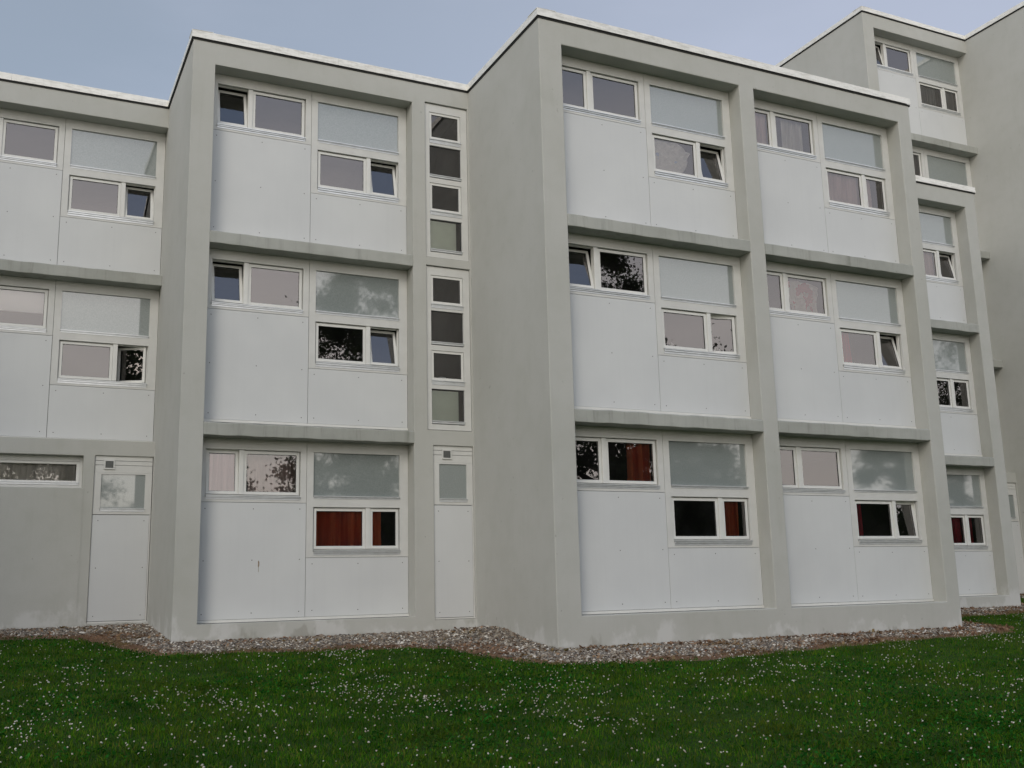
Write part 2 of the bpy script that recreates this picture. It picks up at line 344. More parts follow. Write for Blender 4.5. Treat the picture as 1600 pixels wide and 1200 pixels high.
def slab(root, x0, x1, Y, L):
    """storey slab edge between two recesses, slightly uneven lower arris, top weathered fall"""
    n = max(8, int((x1 - x0) / .07)); mb = MB(); v = []; r2 = random.Random(int(L * 100 + x0 * 10))
    prof = [(0, .0), (-.0, .19), (.035, .203), (BD + .0, .222), (BD + .03, .222), (BD + .03, 0)]
    ph = r2.uniform(0, 9)
    for i in range(n + 1):
        x = x0 + (x1 - x0) * i / n; j = .0025 * math.sin(i * .9 + ph) + .003 * noise.noise(Vector((x * 3, L, ph))) * 2
        for q, (py, pz) in enumerate(prof):
            yy = Y - .004 + py + (j if q in (0, 1) else 0); zz = L + pz + (j * 1.3 if q in (0, 1, 2) else 0)
            v.append((x, yy, zz))
    q = len(prof); mb.v = v; mb.mi('slab_paint')
    for i in range(n):
        for a in range(q): mb.f.append((i * q + a, i * q + (a + 1) % q, (i + 1) * q + (a + 1) % q, (i + 1) * q + a)); mb.m.append(0)
    mb.f.append(tuple(range(q))); mb.m.append(0); mb.f.append(tuple(n * q + a for a in reversed(range(q)))); mb.m.append(0)
    return mb.build('floor_slab', root, bevel=.010, merge=True)

def coping(root, pts, top):
    """folded metal roof edge running along pts (outer wall line, wall on the left-hand... inside), with joints"""
    mb = MB(); hgt = .125; pr = .032
    (xa, ya, xb, yb, xc, yc) = pts      # left side rear -> front left corner -> front right corner
    z0 = top; z1 = top + hgt
    # front run
    def run(ax, ay, bx, by, nx, ny):
        L_ = math.hypot(bx - ax, by - ay); k = max(1, round(L_ / 2.6))
        for i in range(k):
            t0 = i / k; t1 = (i + 1) / k; g = .003 / L_
            p0 = (ax + (bx - ax) * (t0 + (g if i else 0)), ay + (by - ay) * (t0 + (g if i else 0))); p1 = (ax + (bx - ax) * t1, ay + (by - ay) * t1)
            o = pr + rnd.uniform(-.002, .002)
            prof = [(o, z0), (o - .006, z1), (-.30, z1 + .012), (-.30, z1 + .004), (o - .010, z1 - .004), (o - .006, z0)]
            b = len(mb.v)
            for p in (p0, p1):
                for (d, z) in prof: mb.v.append((p[0] + nx * d, p[1] + ny * d, z))
            q = len(prof); kk = mb.mi('coping_metal')
            for a in range(q): mb.f.append((b + a, b + (a + 1) % q, b + q + (a + 1) % q, b + q + a)); mb.m.append(kk)
            mb.f.append(tuple(b + a for a in range(q))); mb.m.append(kk); mb.f.append(tuple(b + q + a for a in reversed(range(q)))); mb.m.append(kk)
    run(xb - pr, yb, xc, yc, 0, -1); 
    if xa is not None: run(xa, ya, xb, yb - pr + .001, -1, 0)
    o = mb.build('roof_edge', root)
    j = MB(); j.box(xb - .012, xc, yb - .012, yb + .02, z0 - .03, z0 - .001, 'painted_shadow')  # near-black strip painting the shadow line under the coping
    if xa is not None: j.box(xb - .0121, xb + .02, yb + .02, ya, z0 - .03, z0 - .001, 'painted_shadow')
    j.build('shadow_strip', root); return o

def shell(root, x0, x1, Y, Yb, top, holes, zb=-.6, butt=False):
    mb = MB(); mb.sheet([x0, x1], [zb, top], Y, Y + BD + .06, 'wall_paint', holes, sides=False)
    zz = sorted(set([zb, top] + [round(h[i], 5) for h in holes for i in (2, 3)])); y2 = Y + BD + .06
    for x in ((x0, x1) if not butt else (x0,)):
        for a, b in zip(zz[:-1], zz[1:]): mb.face([(x, Y, a), (x, Yb, a), (x, Yb, b), (x, Y, b)], 'wall_paint')
    mb.face([(x0, Yb, zb), (x1, Yb, zb), (x1, Yb, top), (x0, Yb, top)], 'wall_paint')
    mb.build('wall', root, bevel=.012, merge=True)
    r = MB(); r.box(x0 + .01, x1 - .01, Y + .02, Yb, top + .02, top + .06, 'roofing'); r.box(x0 + .02, x1 - .02, Y + .34, Yb - .02, top - .3, top - .001, 'roofing'); r.build('roof', root)

PLZ = LV[1] - 2.772
# ---------------------------------------------------------------- block data (outer wall planes from the photograph)
yA, yB, yC = 18.60, 15.90, 13.143
B0, C0, C3, D3, E0, E3 = 2.277, 7.046, 14.902, 19.865, 19.628, 23.444

def screws(pm, x0, x1, z0, z1, y, rows):
    for x in (x0, x1):
        for j in range(rows): pm.disc(x + rnd.uniform(-.005, .005), y, z0 + (z1 - z0) * j / (rows - 1), .0085, 'screw_dark')

def stair_strip(root, x0, x1, k, Y):
    L = LV[k]; y = Y + .035; mb = MB(); t, b = L + .045, L - 2.775
    W0 = x0; g = lambda u: x0 + (x1 - x0) * u
    rows = [('s', -.105, -.60), ('f', -.73, -1.27), ('s', -1.42, -1.925), ('f', -2.08, -2.62)]
    mb.sheet([x0 + .004, x1 - .004], [b + .004, t - .004], y, y + .05, 'frame_cream', [(g(.115), g(.85), L + r[2] - .06, L + r[1]) for r in rows])
    win = mb.build('window', root, bevel=.004)
    for ty, zt, zb in rows:
        if ty == 's': sash(win, g(.12), g(.845), L + zb - .005, L + zt - .003, y + .012, fw=.042, gm='glass_tinted')
        else:
            q = MB(); q.ring(g(.12), g(.845), L + zb - .03, L + zt - .002, .008, y + .03, y + .05, 'gasket'); q.build('gasket', win)
            q = MB(); q.face([(g(.13), y + .035, L + zb - .03), (g(.84), y + .035, L + zb - .03), (g(.84), y + .035, L + zt - .01), (g(.13), y + .035, L + zt - .01)], 'glass_tinted'); q.build('pane', win)
        q = MB(); sill(q, g(.115), g(.855), L + zb - (.01 if ty == 's' else .0), y, h=.075 if ty == 's' else .045, proj=.02); q.build('window_sill', win)
    bd = MB(); bd.box(g(.13), g(.74), y + .055, y + .065, L - 2.75, L - 2.10, 'board_pale'); bd.build('backing_board', root)

def service_strip(root, x0, x1, Y, vent, gl, foot=2.80):
    L = LV[1]; y = Y + .03; mb = MB()
    t = L - .022
    for z1, z0 in ((t, L - .098), (L - .104, L - .172), (L - .178, L - .30)):
        mb.box(x0 + .004, x1 - .012, y, y + .04, z0, z1, 'frame_cream')
    mb.sheet([x0 + .004, x1 - .012], [L - .995, L - .30], y + .0005, y + .04, 'frame_cream', [(gl[0], gl[1], L - .94, L - .325)])
    mb.box(x0 + .002, x1 - .008, y + .041, y + .05, L - foot, t, 'backing_dark')
    win = mb.build('window', root, bevel=.003)
    g = MB(); g.box(gl[0] - .01, gl[1] + .01, y + .02, y + .03, L - .95, L - .315, 'glass_back_painted'); g.build('glass_panel', win)
    g = MB(); sill(g, gl[0] + .003, gl[1] + .01, L - .895, y, h=.055, proj=.015); g.build('window_sill', win)
    p = MB(); p.box(x0 + .004, x1 - .035, y - .002, y + .02, L - foot, L - 1.006, 'panel_white'); screws(p, x0 + .09, x1 - .11, L - foot + .08, L - 1.10, y - .0045, 3); p.build('facade_panel', root, bevel=.0015, seg=1)
    p = MB(); p.box(x1 - .032, x1 - .010, y - .004, y + .02, L - foot - .006, L - 1.0, 'frame_cream'); p.box(x0 + .004, x1 - .01, y - .012, y + .02, L - foot - .028, L - foot - .007, 'sash_white'); p.build('edge_trim', root)
    v = MB(); vz0, vz1 = L - .245, L - .085; v.ring(vent[0], vent[1], vz0, vz1, .022, y - .02, y - .001, 'frame_cream')
    v.box(vent[0] + .02, vent[1] - .02, y - .006, y - .002, vz0 + .02, vz1 - .02, 'gasket')
    for i in range(7):
        z = vz0 + .03 + i * .0155; v.box(vent[0] + .022, vent[1] - .022, y - .016, y - .0065, z, z + .008, 'vent_grey')
    v.build('vent_grille', root)

# ------------------------------------------------------------------ the six sections of the stepped building
def section(name, label, x0, x1, Y, Yb, top, bays, levels, xtra=(), cop_left=True, tilts={}):
    root = empty(name, (x0, Y, gz(0, Y))); tag(root, label, 'building', 'stepped sections of the white apartment building')
    hs = list(xtra); mx = max(levels); mn = min(levels); bot = LV[mn] - 2.772
    for (a, b) in bays: hs.append((a, b, bot, LV[mx]))
    shell(root, x0, x1, Y, Yb, top, hs, butt=x1 in (B0, C0, E3))
    coping(root, (x0 if cop_left else None, Yb, x0, Y, x1 + (.03 if x1 in (C3, D3) else 0), Y), top)
    rm = MB()
    for bi, (a, b) in enumerate(bays):
        for k in levels:
            t = tilts.get((bi, k), (0, 0, 0)); bay(root, a, b - a, k, Y, *t)
            if k > mn: slab(root, a, b, Y, LV[k - 1])
            room(rm, a + .002, b - .002, LV[k] - 2.78, LV[k] - .01, Y + BD + .056)
    return root, rm

# A: left
A_bay = (B0 - 3.36, B0)
winA = (B0 - 3.30, B0 - 1.122, LV[1] - .565, LV[1] - .03); doorA = (B0 - .945, B0 - .012, LV[1] - 2.76, LV[1] - .02); infA = (B0 - 3.30, B0 - 1.10, .9, LV[1] - .565)
secA, rmA = section('apartment_block', 'leftmost white three storey section, set back, cut by the left edge of the photo', -2.9, B0, yA, 27.5, CB3, [A_bay], [2, 3], xtra=[winA, doorA], cop_left=True,
                    tilts={(0, 3): (13, 12, 0), (0, 2): (0, 0, 24)})
service_strip(secA, doorA[0], doorA[1], yA, (B0 - .80, B0 - .63), (B0 - .832, B0 - .132), foot=2.73)
bd = MB(); bd.box(B0 - 1.102, B0 - 1.090, yA - .004, yA + .01, .9, winA[2] - .004, 'wall_paint'); bd.box(winA[0], B0 - 1.106, yA - .0025, yA + .01, .9, winA[2] - .012, 'wall_paint'); bd.build('infill_render', secA)
def ribbon_window(root, wz, Y):
    w = MB(); y = Y + .13; x0, x1, z0, z1 = wz
    w.ring(x0, x1, z0, z1, (.05, .05, .05, .09), y, y + .05, 'frame_cream'); w.ring(x0 + .05, x1 - .05, z0 + .05, z1 - .09, (.045, .045, .075, .045), y + .012, y + .06, 'sash_white')
    win = w.build('window', root, bevel=.004)
    g = MB(); g.face([(x0 + .09, y + .03, z0 + .12), (x1 - .09, y + .03, z0 + .12), (x1 - .09, y + .03, z1 - .13), (x0 + .09, y + .03, z1 - .13)], 'glass'); g.build('pane', win)
    s = MB(); sill(s, x0 + .05, x1 - .05, z0 + .10, y, h=.045, proj=.02); s.build('window_sill', win)
ribbon_window(secA, winA, yA)
room(rmA, winA[0] - .1, winA[1] + .1, winA[2] - 1.2, winA[3] + .02, yA + BD + .06); rmA.build('interior_walls', secA)

# B: middle
Bb = 5.979
strips = [(Bb + .238, C0 - .004 + .0, LV[k] - 2.785, LV[k] + .055) for k in (3, 2)]
doorB = (Bb + .335, C0 + .0, LV[1] - 2.835, LV[1] - .02)
secB, rmB = section('apartment_block', 'middle three storey section with two tall narrow strips of stair windows', B0, C0, yB, 27.4, CB3, [(2.626, Bb)], [1, 2, 3],
                    xtra=[(s[0], s[1] - .02, s[2], s[3]) for s in strips] + [(doorB[0], doorB[1] - .02, doorB[2], doorB[3])],
                    tilts={(0, 3): (13, 12, 0), (0, 2): (13, 12, 0), (0, 1): (3.5, 0, 0)})
for s, k in zip(strips, (3, 2)): stair_strip(secB, s[0], s[1] - .02, k, yB); room(rmB, s[0] - .05, s[1] - .022, s[2], s[3], yB + BD + .061)
service_strip(secB, doorB[0], doorB[1] - .012, yB, (Bb + .494, Bb + .666), (Bb + .446, Bb + .935))
rmB.build('interior_walls', secB)

# C: right, in front
secC, rmC = section('apartment_block', 'frontmost three storey section, two window bays wide, nearest the lawn', C0, C3, yC, 27.3, CB3, [(7.445, 10.905), (11.215, 14.592)], [1, 2, 3],
                    tilts={(0, 3): (0, 13, 0), (0, 2): (13, 0, 10), (1, 2): (0, 13, 0), (1, 1): (0, 6, 0)})
rmC.build('interior_walls', secC)
# D: behind C's right edge
secD, rmD = section('apartment_block', 'narrow visible strip of a three storey section just right of the frontmost one', C3 + .005, D3, yB + .012, 27.2, CB3, [(19.528 - 3.36, 19.528)], [1, 2, 3], cop_left=False,
                    tilts={(0, 3): (0, 12, 0)})
rmD.build('interior_walls', secD)
# E: tall block behind
doorE = (E3 - .945, E3 - .012, LV[1] - 2.83, LV[1] - .02)
secE, rmE = section('apartment_tower', 'tall five storey section rising behind the roof of the frontmost section', E0, E3, yA - .1, 32, CB5, [(19.994, E3)], [2, 3, 4, 5], xtra=[doorE],
                    tilts={(0, 5): (12, 0, 0)})
service_strip(secE, doorE[0], doorE[1], yA - .1, (E3 - .80, E3 - .63), (E3 - .832, E3 - .132)); rmE.build('interior_walls', secE)
# F: tall block at the right edge
secF, rmF = section('apartment_tower', 'tall five storey section at the right edge showing its blank side wall', E3, E3 + 7.9, yB, 32, CB5, [(E3 + .35, E3 + 3.71)], [1, 2, 3, 4, 5])
rmF.build('interior_walls', secF)

# ------------------------------------------------------------------ curtains and small things behind the panes
def curtain(x0, x1, z0, z1, y, m, label, group='curtains behind the windows', pleats=5, amp=.030, cat='curtain', name='curtain', lean=0.0):
    mb = MB(); n = max(16, int(pleats * 8)); rows = 6; r2 = random.Random(int(x0 * 77 + z0 * 13)); ph = [r2.uniform(0, 6) for _ in range(4)]
    for j in range(rows + 1):
        for i in range(n + 1):
            u = i / n; t = j / rows
            yy = y + amp * math.sin(u * pleats * 6.283 + ph[0] + .5 * math.sin(u * 7 + ph[1])) * (.7 + .3 * t) + .01 * math.sin(u * 13 + ph[2])
            mb.v.append((x0 + (x1 - x0) * u + lean * t * u + .006 * math.sin(t * 4 + i), yy, z1 + (z0 - z1) * t))
    mb.mi(m)
    for j in range(rows):
        for i in range(n): a = j * (n + 1) + i; mb.f.append((a, a + 1, a + n + 2, a + n + 1)); mb.m.append(0)
    o = mb.build(name, smooth=True); so = o.modifiers.new('t', 'SOLIDIFY'); so.thickness = .003
    return tag(o, label, cat, group)
def win(x0, w, u): return x0 + u * w / 3.36
Pb, Pc, Pd, Pe, Pa = yB + BD, yC + BD, yB + .012 + BD, yA - .1 + BD, yA + BD
Bx = (2.626, 3.353); Ca = (7.445, 3.46); Cc = (11.215, 3.377); Dx = (16.168, 3.36); Ex = (19.994, 3.45); Ax = (B0 - 3.36, 3.36)
def cw(bx, u0, u1, k, lowwin, P, m, label, **kw):
    L = LV[k]; z1, z0 = (L - 1.0, L - 1.9) if lowwin else (L - .12, L - 1.15)
    return curtain(win(*bx, u0), win(*bx, u1), z0, z1, P + kw.pop('dy', .13), m, label, **kw)
cw(Bx, 1.74, 2.60, 1, 1, Pb, 'curtain_red', 'rust red curtain filling the wider pane of the middle section ground floor low window', pleats=4, amp=.05)
cw(Bx, 2.62, 2.93, 1, 1, Pb, 'curtain_red', 'rust red curtain drawn across half the small pane right of the wide red curtained pane', pleats=1.5, amp=.04)
cw(Bx, .08, .62, 1, 0, Pb, 'curtain_pink', 'pale pink curtain in the small pane at ground floor upper left of the middle section', pleats=6, amp=.01)
cw(Bx, .80, 1.58, 1, 0, Pb, 'curtain_pink', 'pinkish curtain behind tree reflections in the wider upper left ground floor pane', pleats=6, amp=.012, dy=.3)
cw(Ca, 1.10, 1.52, 1, 0, Pc, 'curtain_red', 'rust red curtain gathered at the right of the upper left ground floor window, frontmost section', pleats=3, amp=.04)
cw(Ca, 2.76, 3.10, 1, 1, Pc, 'curtain_red', 'bright red curtain in the small low ground floor pane left of the central pier', pleats=2.5, amp=.04)
cw(Cc, 1.74, 2.02, 1, 1, Pc, 'curtain_crimson', 'narrow crimson curtain at the left of the low ground floor window in the right bay', pleats=3)
cw(Cc, 1.74, 2.08, 2, 1, Pc, 'curtain_crimson', 'bright crimson curtain edge left in the low middle floor window, right bay', pleats=3, lean=.05, dy=.12)
cw(Cc, 1.80, 2.66, 3, 1, Pc, 'curtain_pink', 'translucent pale pink curtain in the wide low pane on the top floor, right bay', pleats=7, amp=.012, dy=.12)
cw(Cc, 2.68, 2.93, 3, 1, Pc, 'curtain_pink', 'narrow pale pink curtain in the small low pane on the top floor, right bay', pleats=3, amp=.012, dy=.12)
cw(Cc, .92, 1.40, 3, 0, Pc, 'curtain_white', 'draped whitish curtain in the wide upper left pane on the top floor, right bay', pleats=5, amp=.015, dy=.14)
cw(Cc, .20, .57, 3, 0, Pc, 'curtain_pink', 'faded curtain in the small upper left pane on the top floor, right bay', pleats=4, amp=.012, dy=.14)
cw(Dx, 1.74, 2.60, 1, 1, Pd, 'curtain_crimson', 'dark crimson curtain in the wide ground floor pane right of the frontmost section', pleats=7)
cw(Dx, 2.62, 2.95, 1, 1, Pd, 'curtain_crimson', 'dark crimson curtain in the small ground floor pane right of the frontmost section', pleats=3)
cw(Dx, 1.74, 2.60, 3, 1, Pd, 'curtain_pink', 'pink curtain in the top floor low window right of the frontmost section', pleats=6, amp=.012)
cw(Ex, 1.74, 2.50, 5, 1, Pe, 'curtain_grey', 'wide grey net curtain on the top floor of the tall rear section', pleats=8, amp=.015)
cw(Ex, 2.62, 3.20, 5, 1, Pe, 'curtain_grey', 'narrow grey net curtain on the top floor of the tall rear section', pleats=4, amp=.015)
curtain(winA[0] + .1, winA[1] - .1, winA[2] + .02, winA[3] + .02, yA + .24, 'curtain_white', 'grey net curtain behind the low ribbon window at the left edge', pleats=14, amp=.012)
# roller blind, left section
bl = MB(); a, b = win(*Ax, .70), win(*Ax, 1.50); bl.box(a, b, Pa + .09, Pa + .094, LV[2] - .56, LV[2] - .17, 'blind_white'); bl.box(a, b, Pa + .085, Pa + .10, LV[2] - .585, LV[2] - .5605, 'blind_white')
tag(bl.build('roller_blind'), 'white roller blind half lowered in the middle floor window at the left edge', 'blind')
# crumpled sheets taped inside two windows
def sheet_obj(name, outline, y, m, label, cat):
    cx = sum(p[0] for p in outline) / len(outline); cz = sum(p[1] for p in outline) / len(outline)
    bm = bmesh.new(); ce = bm.verts.new((cx, y - .01, cz)); rings = [[bm.verts.new((cx + (px - cx) * t, y, cz + (pz - cz) * t)) for px, pz in outline] for t in (.25, .5, .75, 1)]
    n = len(outline)
    for i in range(n): bm.faces.new((ce, rings[0][i], rings[0][(i + 1) % n]))
    for r in range(3):
        for i in range(n): bm.faces.new((rings[r][i], rings[r + 1][i], rings[r + 1][(i + 1) % n], rings[r][(i + 1) % n]))
    bmesh.ops.subdivide_edges(bm, edges=bm.edges, cuts=2, use_grid_fill=True)
    for v in bm.verts: v.co.y += .030 * noise.noise(v.co * 11) + .014 * noise.noise(v.co * 27)
    me = bpy.data.meshes.new(name); bm.to_mesh(me); bm.free(); me.materials.append(MAT[m]); o = bpy.data.objects.new(name, me); COL.objects.link(o)
    s = o.modifiers.new('t', 'SOLIDIFY'); s.thickness = .002; return tag(o, label, cat)
L = LV[3]; wx = lambda u: win(*Ca, u)
sheet_obj('plastic_bag', [(wx(1.80), L - 1.12), (wx(2.0), L - 1.10), (wx(2.25), L - 1.09), (wx(2.40), L - 1.13), (wx(2.47), L - 1.22), (wx(2.56), L - 1.24), (wx(2.49), L - 1.33), (wx(2.48), L - 1.45), (wx(2.42), L - 1.58), (wx(2.33), L - 1.64), (wx(2.1), L - 1.66), (wx(1.9), L - 1.63), (wx(1.80), L - 1.60), (wx(1.79), L - 1.35)],
          Pc + .085, 'plastic_sheet', 'crumpled white plastic bag with blue print pressed against a top floor pane', 'plastic bag')
L = LV[2]; wx = lambda u: win(*Cc, u)
sheet_obj('window_drape', [(wx(.78), L - .27), (wx(1.0), L - .25), (wx(1.25), L - .27), (wx(1.45), L - .32), (wx(1.43), L - .45), (wx(1.38), L - .62), (wx(1.40), L - .82), (wx(1.1), L - .84), (wx(.84), L - .83), (wx(.80), L - .6)],
          Pc + .11, 'patterned_fabric', 'whitish drape with a red pattern behind a middle floor pane in the right bay', 'drape')
# bowl on the stair window ledge
bo = MB(); n = 20; prof = [(.0, .0), (.03, .0), (.055, .02), (.068, .048), (.064, .05), (.05, .024), (.0, .012)]
bx, by, bz = Bb + .56, yB + .14, LV[2] - 1.91
for (r, z) in prof:
    for i in range(n): bo.v.append((bx + (r + .0002) * math.cos(6.2832 * i / n), by + (r + .0002) * math.sin(6.2832 * i / n), bz + z))
bo.mi('blind_white')
for j in range(len(prof) - 1):
    for i in range(n): bo.f.append((j * n + i, j * n + (i + 1) % n, (j + 1) * n + (i + 1) % n, (j + 1) * n + i)); bo.m.append(0)
tag(bo.build('bowl', smooth=True), 'small white bowl standing inside the third pane of the lower stair window strip', 'bowl')
for (ux, L, lab) in ((2.02, LV[2] - 1.66, 'small crumpled white paper standing inside the wide low pane, middle floor, left bay'), (2.88, LV[2] - 1.66, 'pile of white papers standing inside the open casement, middle floor, left bay')):
    x = win(*Ca, ux); sheet_obj('paper', [(x - .05, L), (x - .03, L + .09), (x + .02, L + .11), (x + .05, L + .07), (x + .09, L + .05), (x + .08, L)], Pc + .16, 'blind_white', lab, 'paper')

# ------------------------------------------------------------------ ground
def heightfn(x, y):
    h = 0.073 * y if y > 0 else 0.0
    return h
XS = np.concatenate([np.arange(-120, -12, 6.0), np.arange(-12, 30, .35), np.arange(30, 161, 6.0)]); YS = np.concatenate([np.arange(-110, -2, 6.0), np.arange(-2, 20, .35), np.arange(20, 161, 6.0)])
def ghe(x, y):     # lawn height, vectorised; gently uneven
    x = np.asarray(x, float); y = np.asarray(y, float)
    h = .073 * np.clip(y, 0, 30)
    w = np.clip((12.2 - y) / 3, 0, 1) * np.clip(y / 4, 0, 1)
    return h + w * (.018 * np.sin(x * 1.1 + .6 * np.sin(y * .9)) + .015 * np.sin(y * 1.7 + x * .5) + .008 * np.sin(x * 3.1 - y * 2.3))
def npmesh(name, v, f, mats, mi=None, smooth=False, parent=None):
    me = bpy.data.meshes.new(name); nv = len(v); nf = len(f); k = f.shape[1]
    me.vertices.add(nv); me.vertices.foreach_set('co', np.ascontiguousarray(v, np.float32).ravel())
    me.loops.add(nf * k); me.loops.foreach_set('vertex_index', np.ascontiguousarray(f, np.int32).ravel())
    me.polygons.add(nf); me.polygons.foreach_set('loop_start', np.arange(0, nf * k, k, dtype=np.int32)); me.polygons.foreach_set('loop_total', np.full(nf, k, np.int32))
    for m in mats: me.materials.append(MAT[m])
    if mi is not None: me.polygons.foreach_set('material_index', mi.astype(np.int32))
    if smooth: me.polygons.foreach_set('use_smooth', np.ones(nf, bool))
    me.update(calc_edges=True); me.validate(); o = bpy.data.objects.new(name, me); COL.objects.link(o)
    if parent: o.parent = parent
    return o
gx, gy = np.meshgrid(XS, YS); gv = np.stack([gx, gy, ghe(gx, gy)], -1).reshape(-1, 3)
nx = len(XS); ny = len(YS); ii = np.arange((nx - 1) * (ny - 1)); r0 = ii // (nx - 1); c0 = ii % (nx - 1); a = r0 * nx + c0
o = npmesh('lawn_ground', gv, np.stack([a, a + 1, a + nx + 1, a + nx], 1), ['lawn_ground'], smooth=True); tag(o, kind='structure', label='dark green lawn rising gently towards the building')

# gravel margin: outer (lawn) edge line and inner line = foot of the walls
EDGE = [(-14, 17.75), (-4, 17.55), (0.08, 17.46), (1.05, 17.2), (1.36, 16.4), (1.62, 15.6), (1.9, 14.85), (2.38, 14.72), (4.03, 14.45), (5.28, 14.3), (5.75, 13.95), (5.85, 13.1), (6.05, 12.35), (6.5, 11.95), (7.2, 11.75), (8.34, 11.66), (9.55, 11.8), (10.95, 12.05), (12.39, 12.21), (13.91, 12.34), (15.3, 12.5), (15.95, 12.95), (16.0, 14.2), (16.3, 14.75), (18.2, 14.95), (20.3, 15.0), (20.6, 16.0), (20.7, 17.6), (22.7, 17.6), (22.8, 15.2), (23.2, 14.9), (32, 14.9)]
WALL = [(-14, 18.6), (-4, 18.6), (0.08, 18.6), (1.6, 18.6), (2.1, 18.6), (2.277, 18.5), (2.277, 15.9), (2.6, 15.9), (4.03, 15.9), (5.28, 15.9), (6.4, 15.9), (7.046, 15.7), (7.046, 14.5), (7.046, 13.143), (7.3, 13.143), (8.34, 13.143), (9.55, 13.143), (10.95, 13.143), (12.39, 13.143), (13.91, 13.143), (14.902, 13.143), (14.902, 14.2), (14.902, 15.912), (16.3, 15.912), (18.2, 15.912), (19.865, 15.912), (19.865, 16.6), (19.865, 18.5), (23.444, 18.5), (23.444, 15.9), (23.6, 15.9), (32, 15.9)]
def dens(P, n=6):
    P = np.array(P); out = []
    for i in range(len(P) - 1):
        for t in range(n): out.append(P[i] + (P[i + 1] - P[i]) * t / n)
    out.append(P[-1]); return np.array(out)
Ed = dens(EDGE); Wd = dens(WALL)
Ed = Ed + np.stack([.03 * np.sin(np.arange(len(Ed)) * 1.9), .05 * np.sin(np.arange(len(Ed)) * 1.3) + .03 * np.sin(np.arange(len(Ed)) * .47)], 1)
def gravel_lift(x, y):      # pebbles heaped in the inner corners
    return .03 + .17 * np.exp(-((x - 6.95) ** 2 / .22 + (y - 14.95) ** 2 / .6)) + .02 * np.exp(-((x - 2.0) ** 2 / .5 + (y - 18.2) ** 2 / .5))
T = 10; gv = []
for j in range(T + 1):
    t = j / T; P = Ed * (1 - t) + (Wd + np.array([0, .02])) * t
    gv.append(np.column_stack([P, ghe(P[:, 0], P[:, 1]) + (-.02 if j == 0 else 1) * gravel_lift(P[:, 0], P[:, 1]) * min(1, t * 3.5) * .7]))
gv = np.concatenate(gv); n = len(Ed); a = (np.arange(T)[:, None] * n + np.arange(n - 1)[None]).ravel()
GF = np.stack([a, a + 1, a + n + 1, a + n], 1)
o = npmesh('gravel_bed', gv, GF, ['soil'], smooth=True); tag(o, kind='structure', label='brown soil bed along the foot of the walls')

def sample_quads(v, f, dens_):
    q = v[f]; ar = .5 * np.linalg.norm(np.cross(q[:, 2] - q[:, 0], q[:, 3] - q[:, 1]), axis=1)
    k = rng.poisson(ar * dens_); idx = np.repeat(np.arange(len(f)), k); u = rng.random((len(idx), 2))
    q = q[idx]; p = (q[:, 0] * ((1 - u[:, :1]) * (1 - u[:, 1:])) + q[:, 1] * (u[:, :1] * (1 - u[:, 1:])) + q[:, 2] * (u[:, :1] * u[:, 1:]) + q[:, 3] * ((1 - u[:, :1]) * u[:, 1:]))
    return p, idx
bm = bmesh.new(); bmesh.ops.create_icosphere(bm, subdivisions=1, radius=1); bm.verts.ensure_lookup_table(); ICO = np.array([v.co[:] for v in bm.verts]); ICF = np.array([[v.index for v in f.verts] for f in bm.faces]); bm.free()
def scatter_ico(name, P, sx, flat, m, jit=.25):
    n = len(P); v = np.broadcast_to(ICO, (n,) + ICO.shape).copy(); v *= 1 + rng.uniform(-jit, jit, (n, len(ICO), 1))
    s = sx[:, None, None] * np.stack([rng.uniform(.8, 1.5, n), rng.uniform(.8, 1.1, n), flat * rng.uniform(.8, 1.2, n)], 1)[:, None]
    v *= s; a = rng.uniform(0, 6.28, n); c, s_ = np.cos(a)[:, None], np.sin(a)[:, None]; x = v[..., 0] * c - v[..., 1] * s_; y = v[..., 0] * s_ + v[..., 1] * c; v[..., 0] = x; v[..., 1] = y
    ti = rng.normal(0, .35, n)[:, None]; z = v[..., 2] + v[..., 0] * np.sin(ti); v[..., 2] = z
    v += P[:, None]; f = (ICF[None] + (np.arange(n) * len(ICO))[:, None, None]).reshape(-1, 3)
    return npmesh(name, v.reshape(-1, 3), f, [m], smooth=True)
# pebbles, thinning out into a brown dry margin at the lawn side
sel = GF[(gv[GF[:, 0]][:, 0] > -1.5) & (gv[GF[:, 0]][:, 0] < 25)]
P, _ = sample_quads(gv, sel, 1900)
def fr_t(P):        # distance from the lawn edge polyline
    d = np.full(len(P), 9.0)
    for i in range(len(Ed) - 1):
        a, b = Ed[i], Ed[i + 1]; ab = b - a; L2 = (ab @ ab) + 1e-9; t = np.clip(((P[:, :2] - a) @ ab) / L2, 0, 1); d = np.minimum(d, np.linalg.norm(P[:, :2] - (a + t[:, None] * ab), axis=1))
    return d
de = fr_t(P); wob = .20 + .10 * np.sin(P[:, 0] * 1.7) + .08 * np.sin(P[:, 0] * 4.1 + 1)
brown = ((P[:, 0] - 5.9) ** 2 + (P[:, 1] - 13.6) ** 2 < .45) | ((P[:, 0] - 1.5) ** 2 + (P[:, 1] - 17.0) ** 2 < .35)
leafy = (np.sin(P[:, 0] * 2.3) + np.sin(P[:, 0] * 5.2 + 2) + rng.normal(0, .4, len(P))) > 1.35
keep = (de > wob + rng.normal(0, .05, len(P))) & ~(brown & (rng.random(len(P)) < .8)) & ~(leafy & (P[:, 0] > 9.5) & (rng.random(len(P)) < .7))
Pg = P[keep]; Pg = Pg + np.column_stack([np.zeros((len(Pg), 2)), rng.uniform(-.004, .022, len(Pg))])
o = scatter_ico('gravel', Pg, rng.lognormal(math.log(.0142), .36, len(Pg)), .62, 'pebble'); tag(o, 'mixed grey, brown and white pebbles along the foot of the walls', 'gravel', kind='stuff')

